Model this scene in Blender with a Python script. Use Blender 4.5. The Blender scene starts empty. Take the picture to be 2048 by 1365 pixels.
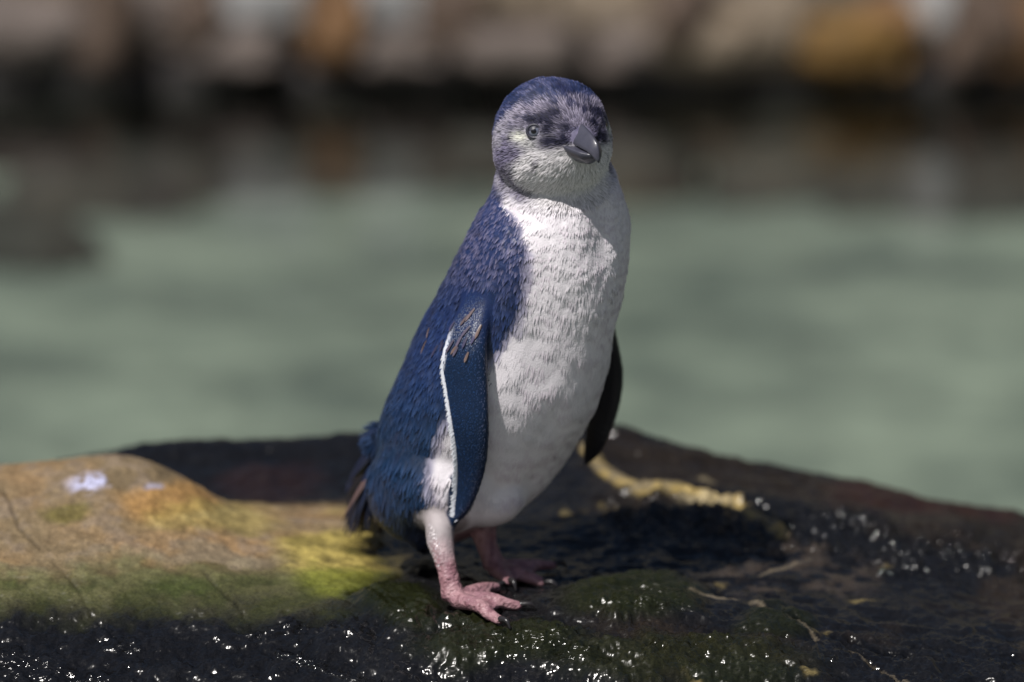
import bpy, bmesh, math
import numpy as np
from mathutils import Vector, Matrix, kdtree
R = math.radians
rng = np.random.default_rng(7)
scene = bpy.context.scene
COL = scene.collection

# ------------------------------------------------------------------ camera
PITCH, CAMY, CAMZ, LENS = R(13.0), -3.474, 0.97, 200.0
FPX = LENS / 36.0 * 2048
cd = bpy.data.cameras.new('camera'); cam = bpy.data.objects.new('camera', cd); COL.objects.link(cam)
cam.location = (0, CAMY, CAMZ); cam.rotation_euler = (R(90) - PITCH, 0, 0)
cd.lens = LENS; cd.sensor_width = 36; cd.clip_start = 0.05; cd.clip_end = 2000
cd.dof.use_dof = True; cd.dof.focus_distance = 3.52; cd.dof.aperture_fstop = 3.1
scene.camera = cam

# ------------------------------------------------------------------ sky, sun, exposure
SUN = Vector((-0.345, -0.43, 0.835)).normalized()          # direction towards the sun
w = bpy.data.worlds.new('World'); scene.world = w; w.use_nodes = True
nt = w.node_tree; bg = nt.nodes['Background']
sky = nt.nodes.new('ShaderNodeTexSky'); sky.sky_type = 'NISHITA'; sky.sun_disc = False
sky.sun_elevation = math.asin(SUN.z); sky.sun_rotation = math.atan2(SUN.x, SUN.y)
nt.links.new(sky.outputs[0], bg.inputs[0]); bg.inputs[1].default_value = 0.05
sl = bpy.data.lights.new('sun', 'SUN'); so = bpy.data.objects.new('sun', sl); COL.objects.link(so)
sl.energy = 5.0; sl.angle = R(0.5); sl.color = (1.0, 0.96, 0.91)
so.location = SUN * 5; so.rotation_euler = SUN.to_track_quat('Z', 'Y').to_euler()
vs = scene.view_settings; vs.view_transform = 'Standard'; vs.look = 'None'; vs.gamma = 1; vs.exposure = 0.08
vs.use_curve_mapping = False
scene.cycles.use_denoising = True; scene.cycles.sample_clamp_indirect = 6
scene.cycles.max_bounces = 8; scene.cycles.transparent_max_bounces = 8

# ------------------------------------------------------------------ helpers
FW = np.array([0, math.cos(PITCH), -math.sin(PITCH)]); UP = np.array([0, math.sin(PITCH), math.cos(PITCH)])
CAM = np.array([0, CAMY, CAMZ])
def ray(px, py): return FW + np.array([1, 0, 0]) * (px - 1024) / FPX + UP * (682.5 - py) / FPX
def at(px, py, Y):                       # the point seen at a photo pixel, standing at world depth Y
    d = ray(px, py); return CAM + d * ((Y - CAMY) / d[1])
def on(px, py, z):                       # the same, lying at height z
    d = ray(px, py); return CAM + d * ((z - CAMZ) / d[2])
MM = 3.62 / FPX                          # metres for a photo pixel at the bird

def ss(a, b, t):
    t = np.clip((t - a) / (b - a), 0, 1); return t * t * (3 - 2 * t)
def _h(ix, iy, iz, s):
    n = (ix.astype(np.int64) * 374761393 + iy.astype(np.int64) * 668265263 + iz.astype(np.int64) * 2147483647 + s * 974634777) & 0xffffffff
    n = ((n ^ (n >> 13)) * 1274126177) & 0xffffffff
    n = ((n ^ (n >> 15)) * 2246822519) & 0xffffffff
    return (n ^ (n >> 16)).astype(np.float64) / 4294967295.0
def vnoise(x, y, z, s=0):                # smooth value noise, -1..1
    x, y, z = np.broadcast_arrays(np.asarray(x, float), np.asarray(y, float), np.asarray(z, float))
    ix, iy, iz = np.floor(x), np.floor(y), np.floor(z); fx, fy, fz = x - ix, y - iy, z - iz
    fx = fx*fx*fx*(fx*(fx*6-15)+10); fy = fy*fy*fy*(fy*(fy*6-15)+10); fz = fz*fz*fz*(fz*(fz*6-15)+10)
    r = 0
    for a in (0, 1):
        for b in (0, 1):
            for c in (0, 1):
                r = r + _h(ix+a, iy+b, iz+c, s) * (fx if a else 1-fx) * (fy if b else 1-fy) * (fz if c else 1-fz)
    return r * 2 - 1
def fbm(x, y, z, o=4, s=0, g=0.5):
    r, a, f, t = 0, 1, 1, 0
    for i in range(o): r = r + a * vnoise(x*f, y*f, z*f, s+i); t += a; a *= g; f *= 2.03
    return r / t
def mix(a, b, t):
    t = np.asarray(t)[..., None]; return np.asarray(a) * (1 - t) + np.asarray(b) * t
def cells(x, y, s=0):                    # distance to nearest jittered point: F1, F2, id
    ix, iy = np.floor(x), np.floor(y); f1 = np.full(x.shape, 9.0); f2 = f1.copy(); idn = np.zeros(x.shape); z = np.zeros(x.shape)
    for a in (-1, 0, 1):
        for b in (-1, 0, 1):
            cx = ix + a + _h(ix+a, iy+b, z, s); cy = iy + b + _h(ix+a, iy+b, z, s+9)
            d = np.hypot(cx - x, cy - y); m = d < f1
            f2 = np.where(m, f1, np.minimum(f2, d)); idn = np.where(m, _h(ix+a, iy+b, z, s+5), idn); f1 = np.where(m, d, f1)
    return f1, f2, idn

def new_mesh(name, V, F, mat=None, smooth=True, cols=None, extra=None):
    """V (n,3); F (m,k) array or list of faces; cols (n,3) colour attribute"""
    me = bpy.data.meshes.new(name); V = np.asarray(V, np.float32)
    if isinstance(F, np.ndarray):
        k = F.shape[1]; me.vertices.add(len(V)); me.vertices.foreach_set('co', V.ravel())
        me.loops.add(F.size); me.loops.foreach_set('vertex_index', F.astype(np.int32).ravel())
        me.polygons.add(len(F)); me.polygons.foreach_set('loop_start', np.arange(0, F.size, k, dtype=np.int32))
        me.update(calc_edges=True)
    else:
        me.from_pydata(V.tolist(), [], F)
    if smooth: me.polygons.foreach_set('use_smooth', np.ones(len(me.polygons), bool))
    if cols is not None: set_attr(me, 'col', cols)
    for k, a in (extra or {}).items(): set_attr(me, k, a)
    if mat: me.materials.append(mat)
    return me
def set_attr(me, name, a):
    a = np.asarray(a, np.float32)
    if a.ndim == 2:
        at_ = me.attributes.new(name, 'FLOAT_COLOR', 'POINT'); c = np.ones((len(a), 4), np.float32); c[:, :3] = a
        at_.data.foreach_set('color', c.ravel())
    else:
        at_ = me.attributes.new(name, 'FLOAT', 'POINT'); at_.data.foreach_set('value', a)
def obj(name, me, parent=None, label=None, cat=None, group=None, kind=None):
    o = bpy.data.objects.new(name, me); COL.objects.link(o)
    if parent: o.parent = parent
    for k, v in (('label', label), ('category', cat), ('group', group), ('kind', kind)):
        if v: o[k] = v
    return o

# ---- materials
def mat_new(name):
    m = bpy.data.materials.new(name); m.use_nodes = True; nt = m.node_tree
    return m, nt, nt.nodes['Principled BSDF']
def nd(nt, t, **kw):
    n = nt.nodes.new(t)
    for k, v in kw.items(): setattr(n, k, v)
    return n
def noise_node(nt, scale, detail=4, rough=0.55, vec=None):
    n = nd(nt, 'ShaderNodeTexNoise'); n.inputs['Scale'].default_value = scale; n.inputs['Detail'].default_value = detail
    n.inputs['Roughness'].default_value = rough
    if vec is None:
        tc = nd(nt, 'ShaderNodeTexCoord'); vec = tc.outputs['Object']
    nt.links.new(vec, n.inputs['Vector']); return n
def bump(nt, p, src, strength, dist, normal=None):
    b = nd(nt, 'ShaderNodeBump'); b.inputs['Strength'].default_value = strength; b.inputs['Distance'].default_value = dist
    nt.links.new(src, b.inputs['Height'])
    if normal: nt.links.new(normal, b.inputs['Normal'])
    if p: nt.links.new(b.outputs[0], p.inputs['Normal'])
    return b.outputs[0]
def math_node(nt, op, a, b):
    n = nd(nt, 'ShaderNodeMath', operation=op)
    for i, v in enumerate((a, b)):
        if hasattr(v, 'links'): nt.links.new(v, n.inputs[i])
        else: n.inputs[i].default_value = v
    return n.outputs[0]
def attr(nt, name, out='Color'):
    n = nd(nt, 'ShaderNodeAttribute'); n.attribute_name = name; return n.outputs[out]

def m_feather(name, rough, sheen, spec=0.35, trans=0.0):
    m, nt, p = mat_new(name)
    nt.links.new(attr(nt, 'col'), p.inputs['Base Color']); p.inputs['Roughness'].default_value = rough
    p.inputs['Specular IOR Level'].default_value = spec
    p.inputs['Sheen Weight'].default_value = sheen; p.inputs['Sheen Roughness'].default_value = 0.4
    return m
M_FEATHER = m_feather('feather', 0.36, 0.0, 0.5)
M_DOWN = m_feather('down_feather', 0.6, 0.0, 0.25)

def m_body():
    m, nt, p = mat_new('penguin_body'); nt.links.new(attr(nt, 'col'), p.inputs['Base Color'])
    nt.links.new(attr(nt, 'rough', 'Fac'), p.inputs['Roughness'])
    n1 = noise_node(nt, 900, 3); b1 = bump(nt, None, n1.outputs[0], 0.35, 0.0008)
    bump(nt, p, attr(nt, 'ripple', 'Fac'), 0.9, 0.0014, b1)
    p.inputs['Specular IOR Level'].default_value = 0.4
    return m
M_BODY = m_body()
def m_plain(name, col, rough, spec=0.5, coat=0.0, ns=None, nb=0.3, nd_=0.0005, var=0.3):
    m, nt, p = mat_new(name); p.inputs['Roughness'].default_value = rough; p.inputs['Specular IOR Level'].default_value = spec
    p.inputs['Coat Weight'].default_value = coat; p.inputs['Coat Roughness'].default_value = 0.08
    n = noise_node(nt, ns or 200, 4)
    mx = nd(nt, 'ShaderNodeMix', data_type='RGBA'); nt.links.new(n.outputs[0], mx.inputs[0])
    mx.inputs[6].default_value = (*[c * (1 - var) for c in col], 1); mx.inputs[7].default_value = (*[min(1, c * (1 + var)) for c in col], 1)
    nt.links.new(mx.outputs[2], p.inputs['Base Color'])
    bump(nt, p, n.outputs[0], nb, nd_)
    return m
M_BEAK = m_plain('beak_horn', (0.050, 0.050, 0.070), 0.32, 0.5, 0.15, 260, 0.25, 0.0006)
M_CLAW = m_plain('claw_horn', (0.02, 0.018, 0.02), 0.3)
def m_drop():
    m, nt, p = mat_new('water_drop'); p.inputs['Transmission Weight'].default_value = 1; p.inputs['Roughness'].default_value = 0.0
    p.inputs['IOR'].default_value = 1.33; return m
def m_eye():
    m, nt, p = mat_new('eye'); nt.links.new(attr(nt, 'col'), p.inputs['Base Color']); p.inputs['Roughness'].default_value = 0.12
    p.inputs['Coat Weight'].default_value = 1.0; p.inputs['Coat Roughness'].default_value = 0.02; return m
M_EYE = m_eye(); M_LID = m_plain('eyelid_skin', (0.03, 0.03, 0.045), 0.45, ns=900)

# ------------------------------------------------------------------ the pool: floor, water, far bank ground
WZ = -0.20
def m_floor():
    m, nt, p = mat_new('pool_floor')
    n1 = noise_node(nt, 4.2, 4, 0.6); n2 = noise_node(nt, 13, 4, 0.6)
    cr = nd(nt, 'ShaderNodeValToRGB'); e = cr.color_ramp.elements
    e[0].position = 0.37; e[0].color = (0.080, 0.096, 0.098, 1); e[1].position = 0.63; e[1].color = (0.31, 0.32, 0.29, 1)
    s = math_node(nt, 'ADD', math_node(nt, 'MULTIPLY', n1.outputs[0], 0.72), math_node(nt, 'MULTIPLY', n2.outputs[0], 0.28))
    nt.links.new(s, cr.inputs[0]); nt.links.new(cr.outputs[0], p.inputs['Base Color']); p.inputs['Roughness'].default_value = 0.9
    bump(nt, p, n2.outputs[0], 0.6, 0.03)
    return m
def m_water():
    m, nt, p = mat_new('pool_water'); out = nt.nodes['Material Output']; nt.nodes.remove(p)
    tr = nd(nt, 'ShaderNodeBsdfTransparent'); tr.inputs[0].default_value = (0.79, 0.87, 0.81, 1)
    gl = nd(nt, 'ShaderNodeBsdfGlossy'); gl.inputs['Roughness'].default_value = 0.06
    fr = nd(nt, 'ShaderNodeFresnel'); fr.inputs[0].default_value = 1.33
    n1 = noise_node(nt, 7, 3); n2 = noise_node(nt, 30, 2)
    b = bump(nt, None, n1.outputs[0], 0.25, 0.02); b = bump(nt, None, n2.outputs[0], 0.12, 0.006, b)
    nt.links.new(b, gl.inputs['Normal'])
    mx = nd(nt, 'ShaderNodeMixShader'); nt.links.new(fr.outputs[0], mx.inputs[0]); nt.links.new(tr.outputs[0], mx.inputs[1])
    nt.links.new(gl.outputs[0], mx.inputs[2]); nt.links.new(mx.outputs[0], out.inputs['Surface'])
    return m
BANKY = 2.86
def sheet(name, x0, x1, y0, y1, z, mat, n=2, kind='structure'):
    xs, ys = np.linspace(x0, x1, n), np.linspace(y0, y1, n); X, Y = np.meshgrid(xs, ys)
    V = np.stack([X.ravel(), Y.ravel(), np.full(X.size, z)], 1)
    i = np.arange(n * n).reshape(n, n); F = np.stack([i[:-1, :-1], i[:-1, 1:], i[1:, 1:], i[1:, :-1]], -1).reshape(-1, 4)
    return obj(name, new_mesh(name, V, F, mat), kind=kind)
xs, ys = np.linspace(-3.7, 3.5, 220), np.linspace(-5.9, 3.1, 260); X, Y = np.meshgrid(xs, ys)
Zf = WZ - .073 - .030 * ss(1.6, 2.9, Y) + .014 * fbm(X * 3.1, Y * 3.1, 0 * X, 3, 301) + .010 * fbm(X * 9, Y * 9, 0 * X, 2, 305)
i = np.arange(X.size).reshape(X.shape); F = np.stack([i[:-1, :-1], i[:-1, 1:], i[1:, 1:], i[1:, :-1]], -1).reshape(-1, 4)
obj('pool_floor', new_mesh('pool_floor', np.stack([X, Y, Zf], -1).reshape(-1, 3), F, m_floor()), kind='structure')
sheet('water', -3.65, 3.45, -5.85, 3.05, WZ, m_water())

def m_stone(name, c1, c2, scale=9.0):
    m, nt, p = mat_new(name)
    n1 = noise_node(nt, scale, 6, 0.6); n2 = noise_node(nt, scale * 7, 4, 0.6)
    cr = nd(nt, 'ShaderNodeValToRGB'); e = cr.color_ramp.elements
    e[0].position = 0.36; e[0].color = (*c1, 1); e[1].position = 0.64; e[1].color = (*c2, 1)
    s = math_node(nt, 'ADD', math_node(nt, 'MULTIPLY', n1.outputs[0], 0.7), math_node(nt, 'MULTIPLY', n2.outputs[0], 0.3))
    nt.links.new(s, cr.inputs[0]); nt.links.new(cr.outputs[0], p.inputs['Base Color'])
    p.inputs['Roughness'].default_value = 0.75; bump(nt, p, n2.outputs[0], 0.5, 0.01)
    return m
STONE = {
 'grey': m_stone('pale_grey_stone', (0.15, 0.145, 0.15), (0.35, 0.345, 0.34)),
 'lav': m_stone('lavender_grey_stone', (0.15, 0.13, 0.15), (0.27, 0.25, 0.29)),
 'tan': m_stone('tan_stone', (0.09, 0.068, 0.048), (0.22, 0.17, 0.12)),
 'brown': m_stone('dark_brown_stone', (0.035, 0.022, 0.016), (0.10, 0.065, 0.045)),
 'mauve': m_stone('mauve_brown_stone', (0.055, 0.043, 0.038), (0.145, 0.115, 0.10)),
 'ochre': m_stone('ochre_stone', (0.06, 0.034, 0.010), (0.19, 0.10, 0.018)),
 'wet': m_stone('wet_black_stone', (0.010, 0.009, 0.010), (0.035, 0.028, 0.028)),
}
# earth banks all round the pool, rising to an unseen hill added to block low sky light and running on to the horizon
def axis(lo, hi): return np.concatenate([lo - np.geomspace(400, .35, 26), lo - np.array([.2, .1, .05, .0]), np.linspace(lo, hi, 60)[1:-1], hi + np.array([0, .05, .1, .2]), hi + np.geomspace(.35, 400, 26)])
X0_, X1_, Y0_, Y1_ = -3.4, 3.2, -5.6, BANKY + .10
X, Y = np.meshgrid(axis(X0_, X1_), axis(Y0_, Y1_)); d = np.hypot(np.maximum(np.maximum(X0_ - X, X - X1_), 0), np.maximum(np.maximum(Y0_ - Y, Y - Y1_), 0))
Z = WZ + 0.085 + 0.02 * ss(0.0, 0.5, d) + 1.25 * 5.5 * (1 - np.exp(-np.clip(d - .35, 0, None) / 5.5)) + 0.012 * fbm(X * 6, Y * 6, 0 * X, 3, 3) * ss(60, 2, d) + .25 * fbm(X * .8, Y * .8, 0 * X, 3, 5) * ss(.8, 3, d)
Z = np.where(d <= 0.001, -0.7, Z)
i = np.arange(X.size).reshape(X.shape); F = np.stack([i[:-1, :-1], i[:-1, 1:], i[1:, 1:], i[1:, :-1]], -1).reshape(-1, 4)
obj('bank_ground_sky_block', new_mesh('bank_ground_sky_block', np.stack([X, Y, Z], -1).reshape(-1, 3), F, m_stone('earth_and_added_slope', (0.022, 0.022, 0.014), (0.07, 0.062, 0.05), 3.0)), kind='structure')

def boulder(cx, cy, cz, rx, ry, rz, seed, mat, flat=0.0):
    bm = bmesh.new(); bmesh.ops.create_icosphere(bm, subdivisions=4, radius=1)
    V = np.array([v.co[:] for v in bm.verts]); F = np.array([[v.index for v in f.verts] for f in bm.faces]); bm.free()
    s = seed * 7.13
    n = 0.30 * fbm(V[:, 0]*1.3+s, V[:, 1]*1.3, V[:, 2]*1.3, 3, seed) + 0.10 * fbm(V[:, 0]*4+s, V[:, 1]*4, V[:, 2]*4, 3, seed+4)
    q = np.sign(V) * np.abs(V) ** 0.6
    V = q * (0.88 + n)[:, None] * np.array([rx, ry, rz])
    me = new_mesh('stone', V, F, mat); return me, (cx, cy, cz)
def bank_x(px): return at(px, 190, BANKY)[0]
# px centre, px half width, z bottom, z top above the water, depth offset, colour, label
BANK = [
 (-420, 120, 0.012, 0.13, 0.02, 'brown', None), (-190, 120, 0.012, 0.12, 0.03, 'tan', 'tan stone in the far pool edge next to a long mauve stone'),
 (60, 130, 0.030, 0.105, 0.02, 'mauve', 'long mauve brown stone at the end of the far pool edge'),
 (95, 70, 0.075, 0.15, 0.08, 'tan', 'small tan stone perched on the long mauve brown stone'),
 (215, 48, 0.020, 0.14, 0.01, 'brown', 'dark brown stone between the long mauve stone and the upright mauve stone'),
 (305, 62, 0.030, 0.13, 0.03, 'mauve', 'upright mauve stone wedged between two dark brown stones in far pool edge'),
 (300, 60, 0.085, 0.15, 0.10, 'lav', 'lavender grey stone set back above the upright mauve stone'),
 (402, 38, 0.024, 0.13, 0.00, 'brown', 'narrow dark brown stone between the upright mauve stone and the pale grey wedge'),
 (470, 90, 0.026, 0.070, 0.00, 'mauve', 'low mauve stone under the pale grey wedge of the far pool edge'),
 (545, 88, 0.058, 0.16, 0.03, 'grey', 'large pale grey wedge shaped stone in the far pool edge'),
 (668, 55, 0.020, 0.125, 0.00, 'ochbr', 'rusty brown stone between the two pale grey stones of the far edge'),
 (790, 62, 0.052, 0.16, 0.03, 'grey', 'smaller squarish pale grey stone in far edge beside rusty brown stone'),
 (800, 90, 0.024, 0.062, 0.00, 'mauve', 'low mauve stone under the squarish pale grey stone'),
 (915, 62, 0.020, 0.14, 0.01, 'brown', 'dark brown stone between the squarish pale grey stone and the penguin head'),
 (1030, 75, 0.062, 0.15, 0.03, 'tan', 'sandy stone leaning over the low mauve stone behind the penguin head'),
 (1040, 95, 0.020, 0.075, -0.01, 'mauve', 'low mauve stone just behind the penguin head'),
 (1190, 110, 0.055, 0.13, 0.03, 'tan', 'broad sandy stone in the far pool edge beside the penguin head'),
 (1255, 70, 0.022, 0.08, 0.0, 'mauve', 'low mauve stone below the broad sandy stone'),
 (1355, 42, 0.040, 0.135, 0.0, 'brown', 'dark brown stone beside the broad sandy stone of the far edge'),
 (1400, 95, 0.016, 0.085, 0.01, 'tan', 'low sandy stone at the waterline beside dark brown stone'),
 (1545, 95, 0.022, 0.115, 0.02, 'tan', 'sandy stone in far pool edge touching the ochre stone'),
 (1480, 60, 0.07, 0.12, 0.08, 'mauve', 'mauve stone set back between two sandy stones'),
 (1710, 100, 0.016, 0.085, 0.00, 'ochre', 'bright ochre yellow stone at the waterline of the far pool edge'),
 (1795, 60, 0.03, 0.105, 0.03, 'ochbr', 'rusty stone between the ochre stone and a pale grey stone'),
 (1865, 40, 0.045, 0.15, 0.02, 'grey', 'narrow upright pale grey stone in the far pool edge'),
 (1960, 65, 0.020, 0.125, 0.00, 'brown', 'dark brown stone next to the narrow upright pale grey stone'),
 (2070, 70, 0.016, 0.10, 0.01, 'ochbr', 'rusty stone at the waterline beyond the last dark brown stone'),
 (2230, 100, 0.016, 0.12, 0.02, 'tan', 'sandy stone at the far end of the pool edge'), (2430, 110, 0.012, 0.13, 0.03, 'brown', None),
]
STONE['ochbr'] = m_stone('rusty_brown_stone', (0.06, 0.03, 0.014), (0.17, 0.085, 0.03))
for k, (px, hw, z0, z1, dy, c, lab) in enumerate(BANK):
    hwm = hw * (BANKY - CAMY) / FPX / math.cos(PITCH) * 1.38; hz = (z1 - z0) / 2
    me, loc = boulder(bank_x(px), BANKY + 0.03 + dy, WZ + z0 + hz, hwm, 0.07, hz * 1.15, k + 3, STONE[c])
    o = obj('stone', me, None, lab or 'dark brown stone at the outer end of the far stone edge', 'stone', 'stones edging the far side of the pool'); o.location = loc
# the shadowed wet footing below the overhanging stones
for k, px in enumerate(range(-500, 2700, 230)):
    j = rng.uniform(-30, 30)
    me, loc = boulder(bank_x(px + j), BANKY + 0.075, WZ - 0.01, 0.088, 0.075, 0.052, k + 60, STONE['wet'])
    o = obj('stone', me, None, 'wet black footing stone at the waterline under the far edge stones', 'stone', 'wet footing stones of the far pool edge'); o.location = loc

for k, (px, yy, rr) in enumerate([(-60, 2.42, .13), (50, 2.36, .09), (170, 2.66, .10), (330, 2.80, .08), (560, 2.84, .07), (800, 2.82, .08), (1000, 2.84, .08), (1290, 2.80, .08), (1560, 2.78, .09), (1800, 2.70, .10), (1960, 2.66, .10), (2100, 2.74, .10), (-230, 2.5, .12)]):  # sunken stones added to stand in for the dark reflection of the bank
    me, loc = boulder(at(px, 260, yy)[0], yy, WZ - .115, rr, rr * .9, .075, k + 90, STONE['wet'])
    o = obj('stone', me, None, 'added dark stone under water deepening the far edge reflection', 'stone', 'added sunken stones darkening the water below the far edge'); o.location = loc

# ------------------------------------------------------------------ the rock the penguin stands on
gx = np.array([-.9, -.62, -.5, -.336, -.29, -.27, -.237, -.205, -.188, -.14, -.1, 0, .077, .1, .127, .16, .2, .23, .295, .345, .5, .65, .9])
def row(pairs):
    a = np.array(pairs); return np.interp(gx, a[:, 0], a[:, 1])
gy = np.array([-.6, -.35, -.22, -.13, -.06, -.02, .05, .10, .16, .20, .25, .29, .33, .36, .40, .48, .7])
side = [(-.9, -.62)]; 
def rw(*p): return row([(-.9, -.66), (-.7, -.3)] + list(p) + [(.7, -.32), (.9, -.66)])
GZ = np.array([
 row([(-.9, -.7), (.9, -.7)]),
 rw((-.5, -.28), (0, -.26), (.5, -.28)),
 rw((-.5, -.13), (-.3, -.11), (0, -.10), (.1, -.075), (.3, -.09), (.5, -.14)),
 rw((-.5, -.07), (-.3, -.047), (0, -.036), (.06, -.026), (.12, -.024), (.2, -.036), (.345, -.05), (.5, -.09)),
 rw((-.5, -.03), (-.336, -.016), (-.2, -.013), (-.1, -.008), (0, -.006), (.07, -.002), (.1, -.006), (.2, -.016), (.345, -.032), (.5, -.07)),
 rw((-.5, -.01), (-.336, .004), (-.2, .002), (-.1, 0), (0, 0), (.07, .004), (.127, -.004), (.2, -.012), (.345, -.028), (.5, -.06)),
 rw((-.5, .01), (-.336, .022), (-.27, .024), (-.2, .016), (-.1, .004), (0, 0), (.1, -.002), (.2, -.012), (.345, -.026), (.5, -.06)),
 rw((-.5, .02), (-.336, .036), (-.27, .040), (-.22, .031), (-.188, .018), (-.1, .006), (0, 0), (.1, -.002), (.2, -.008), (.345, -.025), (.5, -.06)),
 rw((-.5, .03), (-.336, .046), (-.27, .0525), (-.237, .048), (-.205, .031), (-.188, .020), (-.14, .010), (0, .004), (.1, .004), (.2, -.002), (.345, -.023), (.5, -.06)),
 rw((-.5, .02), (-.336, .036), (-.27, .038), (-.237, .030), (-.205, .016), (-.17, .006), (0, .004), (.1, .010), (.2, .002), (.345, -.023), (.5, -.06)),
 rw((-.5, -.02), (-.336, .012), (-.27, .008), (-.205, .000), (-.1, .004), (0, .012), (.1, .013), (.2, .000), (.345, -.024), (.5, -.07)),
 rw((-.5, -.04), (-.336, .004), (-.27, .008), (-.2, .012), (-.1, .016), (0, .022), (.1, .020), (.2, -.001), (.345, -.026), (.5, -.07)),
 rw((-.5, -.06), (-.336, -.002), (-.29, .0095), (-.245, .022), (-.105, .0257), (0, .029), (.077, .031), (.09, .0257), (.127, .015), (.16, .006), (.23, -.0065), (.295, -.021), (.345, -.03), (.5, -.08)),
 rw((-.5, -.09), (-.336, -.04), (-.245, -.01), (0, .004), (.1, .0), (.2, -.03), (.345, -.06), (.5, -.12)),
 rw((-.5, -.2), (-.336, -.12), (0, -.08), (.2, -.11), (.345, -.14), (.5, -.2)),
 rw((-.5, -.4), (0, -.34), (.5, -.4)),
 row([(-.9, -.7), (.9, -.7)]),
])
def cubic1(xk, T, x):                    # smooth monotone-ish interpolation along the last axis of T
    m = np.gradient(T, xk, axis=-1); i = np.clip(np.searchsorted(xk, x) - 1, 0, len(xk) - 2)
    h = xk[i+1] - xk[i]; t = (x - xk[i]) / h
    a, b = T[..., i], T[..., i+1]; ma, mb = m[..., i] * h, m[..., i+1] * h
    return (2*t**3-3*t**2+1)*a + (t**3-2*t**2+t)*ma + (-2*t**3+3*t**2)*b + (t**3-t**2)*mb
XS = np.concatenate([np.linspace(-.9, -.37, 50)[:-1], np.linspace(-.37, .37, 600), np.linspace(.37, .9, 50)[1:]])
YS = np.concatenate([np.linspace(-.6, -.18, 34)[:-1], np.linspace(-.18, .38, 360), np.linspace(.38, .7, 34)[1:]])
T1 = cubic1(gx, GZ, XS)                               # (len gy, nx)
Z = cubic1(gy, T1.T, YS).T                            # (ny, nx)
X, Y = np.meshgrid(XS, YS); O = np.zeros_like(X)
# photo pixel of each point of the slab, only used to lay out the colour zones of this rock once, shadow edge included, in rock coordinates
_d = np.stack([X, Y, Z], -1) - CAM; _k = _d @ FW
U = 1024 + FPX * _d[..., 0] / _k; W = 682.5 - FPX * (_d @ UP) / _k
warp = fbm(X * 14, Y * 14, O, 4, 11); warp2 = fbm(X * 30, Y * 30, O + 5, 4, 17)
Uw, Ww = U + 50 * warp + 16 * warp2, W + 34 * warp2 + 20 * warp
def blob(u, v, ru, rv, soft=0.35): return ss(1 + soft, 1 - soft, np.hypot((Uw - u) / ru, (Ww - v) / rv))
def line(pts, wd, src=None):
    uu, ww = src or (U + 8 * warp2, W + 8 * warp2); dmin = np.full(X.shape, 1e9)
    for (a, b), (c, d_) in zip(pts[:-1], pts[1:]):
        vx, vy = c - a, d_ - b; t = np.clip(((uu - a) * vx + (ww - b) * vy) / (vx*vx + vy*vy), 0, 1)
        dmin = np.minimum(dmin, np.hypot(uu - a - t * vx, ww - b - t * vy))
    return ss(wd, wd * 0.35, dmin)
fine = fbm(X * 260, Y * 260, O, 3, 31); mid = fbm(X * 70, Y * 70, O, 4, 37); big = fbm(X * 9, Y * 9, O, 3, 41)
tan_lit = ss(830, 660, Uw + 60 * warp2 + 0.25 * (Ww - 1100)) * ss(1262, 1160, W + 14 * warp + 22 * warp2 + 30 * mid)          # the tan and olive part; its right edge paints where the shadow starts
tan_lit *= 1 - ss(.205, .245, Y + .01 * warp)
band_bump = np.clip(line([(1260, 1030), (1420, 1035), (1560, 1060), (1700, 1075), (1800, 1110), (1960, 1110), (2040, 1130)], 78), 0, 1) * (0.6 + 0.4 * ss(-.2, .15, warp2))
moss = np.maximum.reduce([blob(1255, 1190, 130, 45), 0.9 * blob(1000, 1290, 180, 50), blob(1350, 1330, 260, 50) * .8, blob(1540, 1250, 80, 35) * .7, blob(820, 1215, 70, 40)])
vein = line([(1175, 905), (1215, 950), (1275, 985), (1350, 980), (1410, 1000), (1470, 1010), (1530, 1050), (1570, 1080)], 15 + 7 * warp) * ss(-.55, .0, warp2 + .25)
f1, f2, cid = cells(X * 230, Y * 170, 5)
g1, g2, gid = cells(X * 95 + .6 * warp2, Y * 60 + .6 * warp2, 8)
ridge = 1 - np.abs(fbm(X * 16 + Y * 10, Y * 34 - X * 6, O, 4, 51)) * 2
dark = 1 - tan_lit
inside = ss(.62, .45, np.abs(X))
Z = Z + inside * (0.0028 * big + 0.0016 * mid * (1 - .3 * tan_lit) + 0.0006 * fine
   + 0.0035 * (ridge - .6) * dark * ss(-.02, .06, X) + 0.0060 * band_bump * (0.75 - f1) + 0.009 * band_bump * (.6 - g1)
   + 0.006 * moss + 0.0010 * moss * fine + 0.0010 * vein
   + 0.0015 * dark * fine * ss(.0, -.05, Y) + 0.0022 * dark * mid * ss(.02, -.05, Y))
cracks = [[(10, 985), (40, 1060), (90, 1110), (150, 1170), (185, 1240), (240, 1290)], [(410, 1150), (470, 1210), (520, 1280)], [(800, 1150), (700, 1190)],
          [(1340, 1140), (1480, 1180), (1560, 1200)], [(1560, 1230), (1700, 1290), (1790, 1365), (1850, 1420)], [(1420, 1180), (1620, 1260), (1900, 1330)]]
crack = np.maximum.reduce([line(c, 4.5) for c in cracks]) * ss(-.7, -.1, warp2); Z = Z - 0.0018 * crack * inside
C = np.zeros(X.shape + (3,))
C[:] = (0.0065, 0.0065, 0.0075)
C = mix(C, (0.016, 0.012, 0.009), ss(-.1, .35, warp) * ss(.02, .1, X))
C = mix(C, (0.030, 0.011, 0.008), blob(1880, 1000, 200, 40) * .5); C = mix(C, (0.022, 0.011, 0.010), blob(560, 985, 120, 40) * .5)
C = mix(C, (0.032, 0.025, 0.020), blob(1560, 1140, 170, 50) * ss(-.3, .2, mid))
C = mix(C, (0.011, 0.013, 0.004), moss * .9)
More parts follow.
